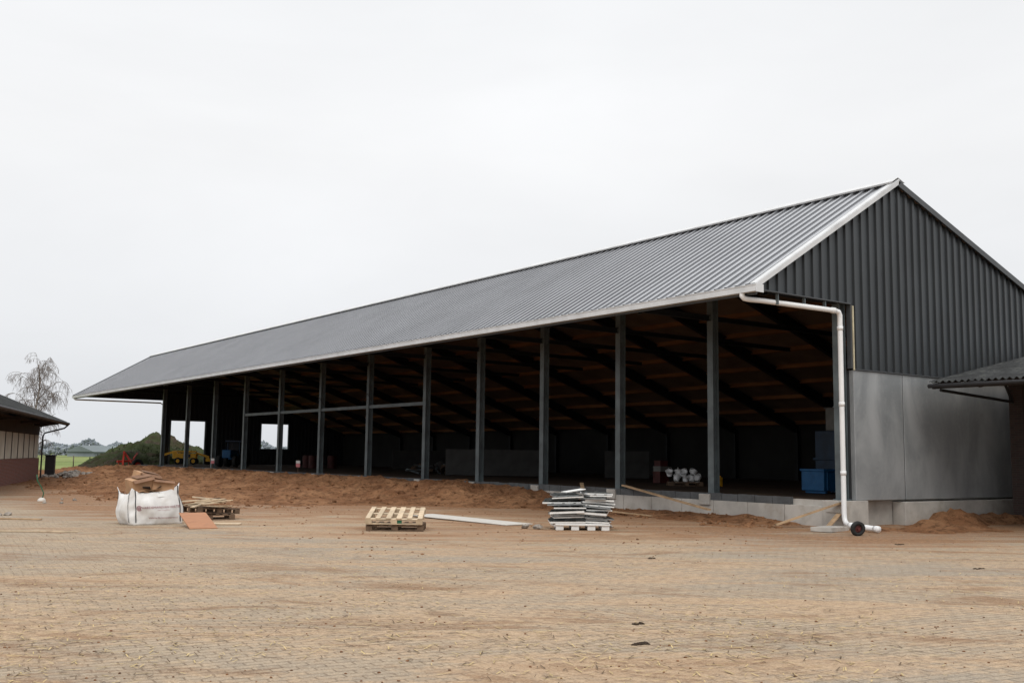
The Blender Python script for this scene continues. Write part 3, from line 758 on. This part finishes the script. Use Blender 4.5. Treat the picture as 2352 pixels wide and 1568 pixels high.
board('concrete_slab',(20.5,15.45,.05),(0,.02,.3),(1.2,.5,.1),M['conc'],'flat broken concrete slab by the downpipe','slab')

# ------------------------------------------------------------ stack of insulated panels
z=.16; cx,cy=15.36,18.45
b=MB()
b.box((0,0,.13),(1.25,.9,.05))
for x in (-.52,-.17,.2,.52):
    for y in (-.35,.35): b.box((x,y,.055),(.18,.14,.115))
b.box((-.6,-.1,.09),(.16,.6,.06),Euler((0,.3,.1)).to_matrix())
o=b.obj('foam_pallet',M['foam']); o.location=(cx,cy,0); o.rotation_euler=(0,0,-.62); tag(o,'white moulded foam pallet under a panel stack','pallet'); bevel(o,.015)
k=0
rs=random.Random(11)
while z<.86:
    th=rs.uniform(.035,.06); L=rs.uniform(.75,1.05)-.25*(z>.72); D=rs.uniform(.65,.92); dark=(k%4==2)
    for side in (0,1):
        if side==0 and z>.80: continue
        b=MB(); Ls=L*(1.10 if side==0 else .95)*.8
        b.box((0,0,th/2),(Ls,D,th-.008),None,1 if not (dark if side else k%2==1) else 2)
        b.box((0,0,th-.002),(Ls+.01,D+.01,.005),None,0)
        x=-Ls/2+.12
        while x<Ls/2-.05: b.box((x,0,th+.008),(.05,D+.008,.014),None,0); x+=.25
        o=b.obj('panel_offcut',[M['skin'],M['foam'],M['skin'] if k%4==1 else M['skinlight'],M['skinlight']])
        off=(-.34 if side==0 else .32)+rs.uniform(-.08,.08); zz=z+(.0 if side==0 else -.02)
        o.location=(cx+off*math.cos(-.62),cy+off*math.sin(-.62)+rs.uniform(-.07,.07),zz+.01*side); o.rotation_euler=(rs.uniform(-.04,.04),rs.uniform(.0,.07)*(1 if side else -1),-.62+rs.uniform(-.2,.2))
        tag(o,'insulated roof panel offcut with dark sheet and white foam edge' if side else 'dark grey sheet offcut in a jumbled stack','panel',group='stacked roof panel offcuts')
    z+=th+.008; k+=1
b=MB(); b.beam((0,0,0),(.5,-.1,.07),.25,.02); o=b.obj('panel_offcut',M['foam']); o.location=(cx-.45,cy+.1,z-.02); tag(o,'white bent sheet lying on top of the stack','panel',group='stacked roof panel offcuts')
for i,(dx,dy,s) in enumerate(((-.9,.5,.12),(-1.05,.75,.1),(.95,.15,.1))):
    b=MB(); b.blob((0,0,s*.4),s,0,.6); o=b.obj('rubble_stone',M['stone']); o.location=(cx+dx,cy+dy,0); tag(o,'lump of rubble beside the panel stack','stone',group='rubble stones')

def ringm(R1,R2,w,n=28):
    b=MB(); pr=[(R1,-w/2),(R2-.02,-w/2),(R2,-w/4),(R2,w/4),(R2-.02,w/2),(R1,w/2)]
    for k in range(n):
        a=2*math.pi*k/n
        for r,y in pr: b.v.append(Vector((r*math.cos(a),y,r*math.sin(a))))
    m=len(pr)
    for k in range(n):
        for i in range(m):
            b.f.append([k*m+i,k*m+(i+1)%m,((k+1)%n)*m+(i+1)%m,((k+1)%n)*m+i]); b.m.append(0)
    return b
Wt=thing('small_wheel',(19.75,14.15,.16),'small black tyred wheel with rusty red rim by the downpipe','wheel')
ringm(.085,.165,.09).obj('tyre',M['rubber'],Wt,smooth=True)
b=ringm(.035,.085,.05); b.tube([(0,-.06,0),(0,.06,0)],.03,10); b.obj('rim',M['reddull'],Wt)
Wt.rotation_euler=(.12,0,-.45)
Wt2=thing('small_wheel',(19.98,14.3,.15),'second small black wheel behind, rusty rim','wheel')
ringm(.09,.155,.08).obj('tyre',M['rubber'],Wt2,smooth=True); ringm(.02,.09,.04).obj('rim',M['brown'],Wt2); Wt2.rotation_euler=(0,0,-.6)

# ------------------------------------------------------------ things inside the barn
BF=.665
T=thing('blue_container',(26.4,19.9,BF),'bright blue metal container on the barn floor','container',rz=-.1)
b=MB(); b.lohi((-.7,-.45,.08),(.7,.45,.66)); b.lohi((-.74,-.49,.66),(.74,.49,.73)); 
for x in (-.55,0,.55): b.lohi((x-.03,-.475,.1),(x+.03,-.451,.65))
for x in (-.6,.5): b.lohi((x,-.4,0),(x+.1,.4,.079))
bevel(b.obj('container_body',M['blue'],T),.012)
T=thing('blue_machine',(28.7,21.1,BF),'tall dark blue machine cabinet with pale top box','machine')
b=MB(); b.lohi((-.6,-.6,.1),(.6,.6,1.95)); b.lohi((-.66,-.66,1.0),(.66,.66,1.08)); b.lohi((-.45,-.615,1.2),(.45,-.601,1.8)); bevel(b.obj('cabinet',M['bluedark'],T),.02)
b=MB(); b.lohi((-.3,-.3,1.97),(.5,.4,2.7)); b.lohi((-.34,-.34,2.7),(.54,.44,2.74)); bevel(b.obj('top_box',M['panebox'],T),.02)
o=pallet_mesh(1.2,.8,9).obj('pallet',[M['wooddark'],M['wooddark']]); o.location=(27.3,26.9,BF); o.rotation_euler=(0,0,-.6); tag(o,'dark pallet carrying white feeding tubs in barn','pallet',group='wooden pallets on the yard')
for i in range(8):
    T=thing('feeding_tub',(27.3+U(-.1,.1)+.27*math.cos(-.6)*((i%4)-1.5)+(.12 if i<4 else 0),26.9+.27*math.sin(-.6)*((i%4)-1.5)+(.0 if i<4 else .2),BF+.16+(.0 if i<4 else .20)),'white plastic feeding tub on a pallet','tub',rz=U(0,3),group='white tubs on a pallet')
    T.rotation_euler=(U(-.5,.5),U(-.4,.4),U(0,3))
    b=MB(); n=14; pr=[(.09,0),(.13,.18),(.15,.185),(.15,.20),(.12,.195),(.08,.02)]
    for k in range(n):
        a=2*math.pi*k/n
        for r,z_ in pr: b.v.append(Vector((r*math.cos(a),r*math.sin(a),z_)))
    m=len(pr)
    for k in range(n):
        for q in range(m-1): b.f.append([k*m+q,((k+1)%n)*m+q,((k+1)%n)*m+q+1,k*m+q+1]); b.m.append(0)
    b.f.append([k*m for k in range(n)]); b.m.append(0); b.f.append([k*m+m-1 for k in range(n)]); b.m.append(0)
    b.obj('tub_body',M['white'],T,smooth=True)
    b=MB(); b.tube([(.15*math.cos(t),0,.195+.12*math.sin(t)) for t in [math.pi*q/8 for q in range(9)]],.008,5); b.obj('handle',M['white'],T)
T=thing('yellow_jerrycan',(27.9,25.8,BF),'yellow plastic jerrycan on barn floor','jerrycan')
b=MB(); b.lohi((-.12,-.1,0),(.12,.1,.34)); o=b.obj('can_body',M['yellow'],T); bevel(o,.03,3)
b=MB(); b.tube([(-.06,0,.34),(-.06,0,.40),(.04,0,.40),(.04,0,.34)],.014,6); b.tube([(.09,0,.34),(.09,0,.38)],.025,8); b.obj('handle',M['yellow'],T)
for (x,y,z0,m1,d) in ((29.5,30.4,0,'reddull',(.5,.4,.45)),(29.45,30.35,.46,'panebox',(.46,.4,.2)),(29.5,30.4,.67,'reddull',(.4,.35,.22))):
    b=MB(); x2,y2,z2=d; b.lohi((-x2/2,-y2/2,0),(x2/2,y2/2,z2)); b.lohi((-x2/2-.012,-y2/2-.012,z2-.06),(x2/2+.012,y2/2+.012,z2+.004))
    o=b.obj('storage_box',M[m1]); o.location=(x,y,BF+z0); tag(o,'%s lidded storage box stacked in the barn'%('dull red' if m1=='reddull' else 'grey'),'box',group='boxes stacked in the barn')
for (x,y,L,rz) in ((29.6,40.6,3.1,-.68),(27.9,42.6,1.9,-.95),(33.0,36.3,2.1,-.68),(36.5,60,5,-.4),(36,52,4,1.57)):
    T=thing('partition_panel',(x,y,BF),'grey concrete partition panel standing in the barn','partition',rz=rz,group='partition panels in the barn')
    b=MB(); b.lohi((-L/2,-.06,.03),(L/2,.06,1.3)); bevel(b.obj('panel',M['part'],T),.01)
    for s in (-1,1):
        b=MB(); b.lohi((s*L*.42-.05,-.25,0),(s*L*.42+.05,.25,.029)); b.obj('foot',M['steeldark'],T)
T=thing('scrap_heap',(29,47,BF),'heap of dark building scrap on the floor','scrap')
b=MB()
for i in range(30): b.box((U(-1.6,1.6),U(-.8,.8),U(.05,.5)),(U(.3,1.2),U(.05,.3),U(.03,.1)),Euler((U(-.5,.5),U(-.4,.4),U(0,6))).to_matrix(),i%3)
b.obj('scrap_pieces',[M['steel'],M['wooddark'],M['part']],T)
for i in range(6):
    T=thing('red_drum',(30.5+U(-.3,.3)+.8*(i%3),66+U(-.3,.3)-.9*(i//3),BF),'dull red drum standing on the barn floor','drum',group='red drums in the barn')
    b=MB(); b.tube([(0,0,0),(0,0,.28)],.28,14); b.tube([(0,0,.28),(0,0,.31)],.295,14); b.tube([(0,0,.31),(0,0,.58)],.28,14); b.tube([(0,0,.58),(0,0,.61)],.295,14); b.tube([(0,0,.61),(0,0,.86)],.28,14)
    b.obj('drum_body',M['reddull'],T)
for y in (48.5,60.8):
    T=thing('marker_post',(21.78,y,.66),'small post with pink and white notice on slab edge','sign',rz=-.6,group='pink notices on the slab edge')
    b=MB(); b.lohi((-.015,-.015,0),(.015,.015,.7)); b.obj('post',M['wooddark'],T)
    b=MB(); b.lohi((-.10,-.03,.30),(.10,-.0155,.48)); b.obj('notice',M['pink'],T); b=MB(); b.lohi((-.10,-.03,.485),(.10,-.0155,.62)); b.obj('notice',M['foam'],T)

def wheel(parent,x,y,r,w,rim):
    W=link(bpy.data.objects.new('wheel',None)); W.parent=parent; W.location=(x,y,r)
    ringm(r*.55,r,w,24).obj('tyre',M['rubber'],W,smooth=True)
    b=ringm(r*.12,r*.55,w*.7,24); b.tube([(0,-w*.2,0),(0,w*.2,0)],r*.5,20); b.obj('rim',rim,W)
T=thing('tractor',(26.3,69.3,BF),'blue farm tractor with cab parked in the barn','tractor',rz=-2.3)
b=MB(); b.lohi((.1,-.38,.75),(1.75,.38,1.45)); b.lohi((-1.0,-.45,.6),(.1,.45,1.1)); bevel(b.obj('bonnet',M['blue'],T),.06)
b=MB()
for x,y in ((-.95,-.6),(-.95,.6),(.1,-.55),(.1,.55)): b.beam((x,y,1.1),(x*.9,y*.95,2.15),.07,.07)
b.lohi((-1.05,-.72,2.15),(.25,.72,2.27)); b.obj('cab_frame',M['bluedark'],T)
b=MB(); b.lohi((-.9,-.55,1.15),(.05,.55,2.12)); b.obj('cab_glass',M['glass'],T)
b=MB()
for s in (-1,1): b.tube([(-.65+.85*math.cos(t),s*.75,.8+.85*math.sin(t)) for t in [math.pi*q/8 for q in range(1,8)]],.1,6)
b.obj('fender',M['bluedark'],T)
for s in (-1,1): wheel(T,-.65,s*.78,.78,.42,M['part']); wheel(T,1.4,s*.7,.48,.3,M['part'])
b=MB(); b.tube([(.9,.2,1.45),(.9,.2,2.0)],.04,8); b.obj('exhaust',M['black'],T)
T.scale=(.8,.8,.8)
T=thing('yellow_loader',(26.6,80.3,BF),'yellow farm machine with long boom beside the soil heap','farm machine',rz=-.5)
b=MB(); b.lohi((-1.0,-.45,.75),(1.3,.45,1.35)); b.lohi((-1.5,-.35,.7),(-1.0,.35,1.6)); bevel(b.obj('body',M['yellow'],T),.05)
b=MB(); b.beam((1.2,0,1.4),(2.7,0,.9),.22,.25); b.beam((-1.3,0,1.55),(1.2,0,1.55),.2,.2); b.beam((-1.3,0,1.55),(-2.6,0,1.1),.2,.24); b.obj('boom',M['yellow'],T)
b=MB(); b.lohi((-.7,-.4,1.36),(.5,.4,1.44)); b.lohi((-.2,-.47,.85),(.6,-.455,1.25)); b.obj('engine_cover',M['black'],T)
b=MB(); b.beam((2.7,-.7,.6),(2.7,.7,.6),.5,.4); b.obj('bucket',M['yellow'],T)
for s in (-1,1): wheel(T,-.8,s*.65,.42,.28,M['yellow']); wheel(T,1.0,s*.65,.42,.28,M['yellow'])
T.scale=(.65,.65,.65)
T=thing('red_farm_implement',(21.2,76.5,0),'red tractor implement with wheel beside the barn','farm implement',rz=.3)
b=MB(); b.beam((-.9,0,.8),(.9,0,.9),.15,.15); b.beam((-.7,-.4,.5),(-.2,.3,1.5),.12,.12); b.beam((.2,-.4,.5),(-.2,.3,1.5),.12,.12); b.beam((.2,-.3,1.0),(.9,.3,1.4),.1,.1)
for x in (-.8,-.4,0,.4,.8): b.beam((x,0,.8),(x,-.15,.1),.05,.05)
b.obj('frame',M['red'],T); wheel(T,.5,-.35,.5,.18,M['red'])
T.location.z=.1

# ------------------------------------------------------------ left details
T=thing('black_bin',(13.4,64.3,0),'black rectangular bin beside the brick shed','bin',rz=-.3)
b=MB(); b.lohi((-.26,-.3,.1),(.26,.3,1.3)); bevel(b.obj('bin_body',M['black'],T),.03)
b=MB(); b.lohi((-.3,-.34,1.3),(.3,.34,1.37)); bevel(b.obj('lid',M['black'],T),.02)
for s in (-1,1):
    b=MB(); b.tube([(s*.27,.25,.1),(s*.33,.25,.1)],.1,12); b.obj('bin_wheel',M['rubber'],T)
for i in range(60):
    r=U(.1,.24); b=MB(); b.blob((0,0,r*.4),r,0,.75,.35); o=b.obj('rubble_stone',M['stone']); a=U(0,6.28); q=R()
    o.location=(14.6+1.8*q*math.cos(a),63.3+1.6*q*math.sin(a),.35*(1-q)); tag(o,'lump of rubble in a pile near the shed','stone',group='rubble stones')
for i in range(22):
    r=U(.04,.1); b=MB(); b.blob((0,0,r*.4),r,0,.75,.35); o=b.obj('rubble_stone',M['stone']); o.location=(7.9+U(-.9,.7),35.5+U(-1.3,1.2),0) if i<4 else (4.6+U(-.8,.5),29.0+U(-.9,.9),0)
    tag(o,'small lump of rubble on the paving','stone',group='rubble stones')
T=thing('hose_reel',(7.35,36.2,0),'white rounded tap base with green hose rising','hose')
b=MB(); n=16
for j in range(6):
    a=j/5*math.pi/2
    for k in range(n): b.v.append(Vector((.13*math.cos(a)*math.cos(6.283*k/n),.13*math.cos(a)*math.sin(6.283*k/n),.11*math.sin(a))))
for j in range(5):
    for k in range(n): b.f.append([j*n+k,j*n+(k+1)%n,(j+1)*n+(k+1)%n,(j+1)*n+k]); b.m.append(0)
b.obj('base',M['strip'],T,smooth=True)
b=MB(); b.tube([(.02,0,.08),(.05,.0,.25),(-.03,.02,.45),(-.15,.05,.65),(-.18,.05,.85)],.018,8); b.obj('hose',M['green'],T,smooth=True)

# ------------------------------------------------------------ world & sun
w_=bpy.data.worlds.new('World'); SC.world=w_; w_.use_nodes=True; nt=w_.node_tree
bg=nt.nodes['Background']
sky=N(nt,'ShaderNodeTexSky'); sky.sky_type='NISHITA'; sky.sun_disc=False
el,az=math.radians(48),math.radians(215)
sky.sun_elevation=el; sky.sun_rotation=az; sky.dust_density=5; sky.air_density=1
tc=N(nt,'ShaderNodeTexCoord'); sp=N(nt,'ShaderNodeSeparateXYZ'); nt.links.new(tc.outputs['Generated'],sp.inputs[0])
cr=N(nt,'ShaderNodeValToRGB'); nt.links.new(sp.outputs[2],cr.inputs[0]); e=cr.color_ramp.elements
e[0].position=0; e[0].color=(7.8,8.05,8.4,1); e[1].position=1; e[1].color=(17.5,17.4,17.3,1)
for p,c in ((.10,(8.6,8.75,9.0)),(.28,(9.7,9.75,9.85)),(.42,(9.6,9.7,9.85))):
    q=cr.color_ramp.elements.new(p); q.color=(*c,1)
mp=N(nt,'ShaderNodeMapping'); mp.inputs['Scale'].default_value=(1,1,3); nt.links.new(tc.outputs['Generated'],mp.inputs[0])
cl=noi(nt,mp.outputs[0],1.8,5,.5,.3)
cm=N(nt,'ShaderNodeMapRange'); cm.inputs[1].default_value=.3; cm.inputs[2].default_value=.7; cm.inputs[3].default_value=.92; cm.inputs[4].default_value=1.04
nt.links.new(cl,cm.inputs[0])
vm=N(nt,'ShaderNodeVectorMath',operation='SCALE'); nt.links.new(cr.outputs[0],vm.inputs[0]); nt.links.new(cm.outputs[0],vm.inputs['Scale'])
mx=mixc(nt,.96,sky.outputs[0],vm.outputs[0]); nt.links.new(mx,bg.inputs[0]); bg.inputs[1].default_value=.1
sl=bpy.data.lights.new('sun','SUN'); sl.energy=1.0; sl.angle=math.radians(25); sl.color=(1,.95,.87)
so=link(bpy.data.objects.new('sun',sl))
dv=Vector((math.sin(az)*math.cos(el),math.cos(az)*math.cos(el),math.sin(el)))
so.rotation_euler=dv.to_track_quat('Z','Y').to_euler()
SC.view_settings.view_transform='Standard'; SC.view_settings.look='None'; SC.view_settings.exposure=0
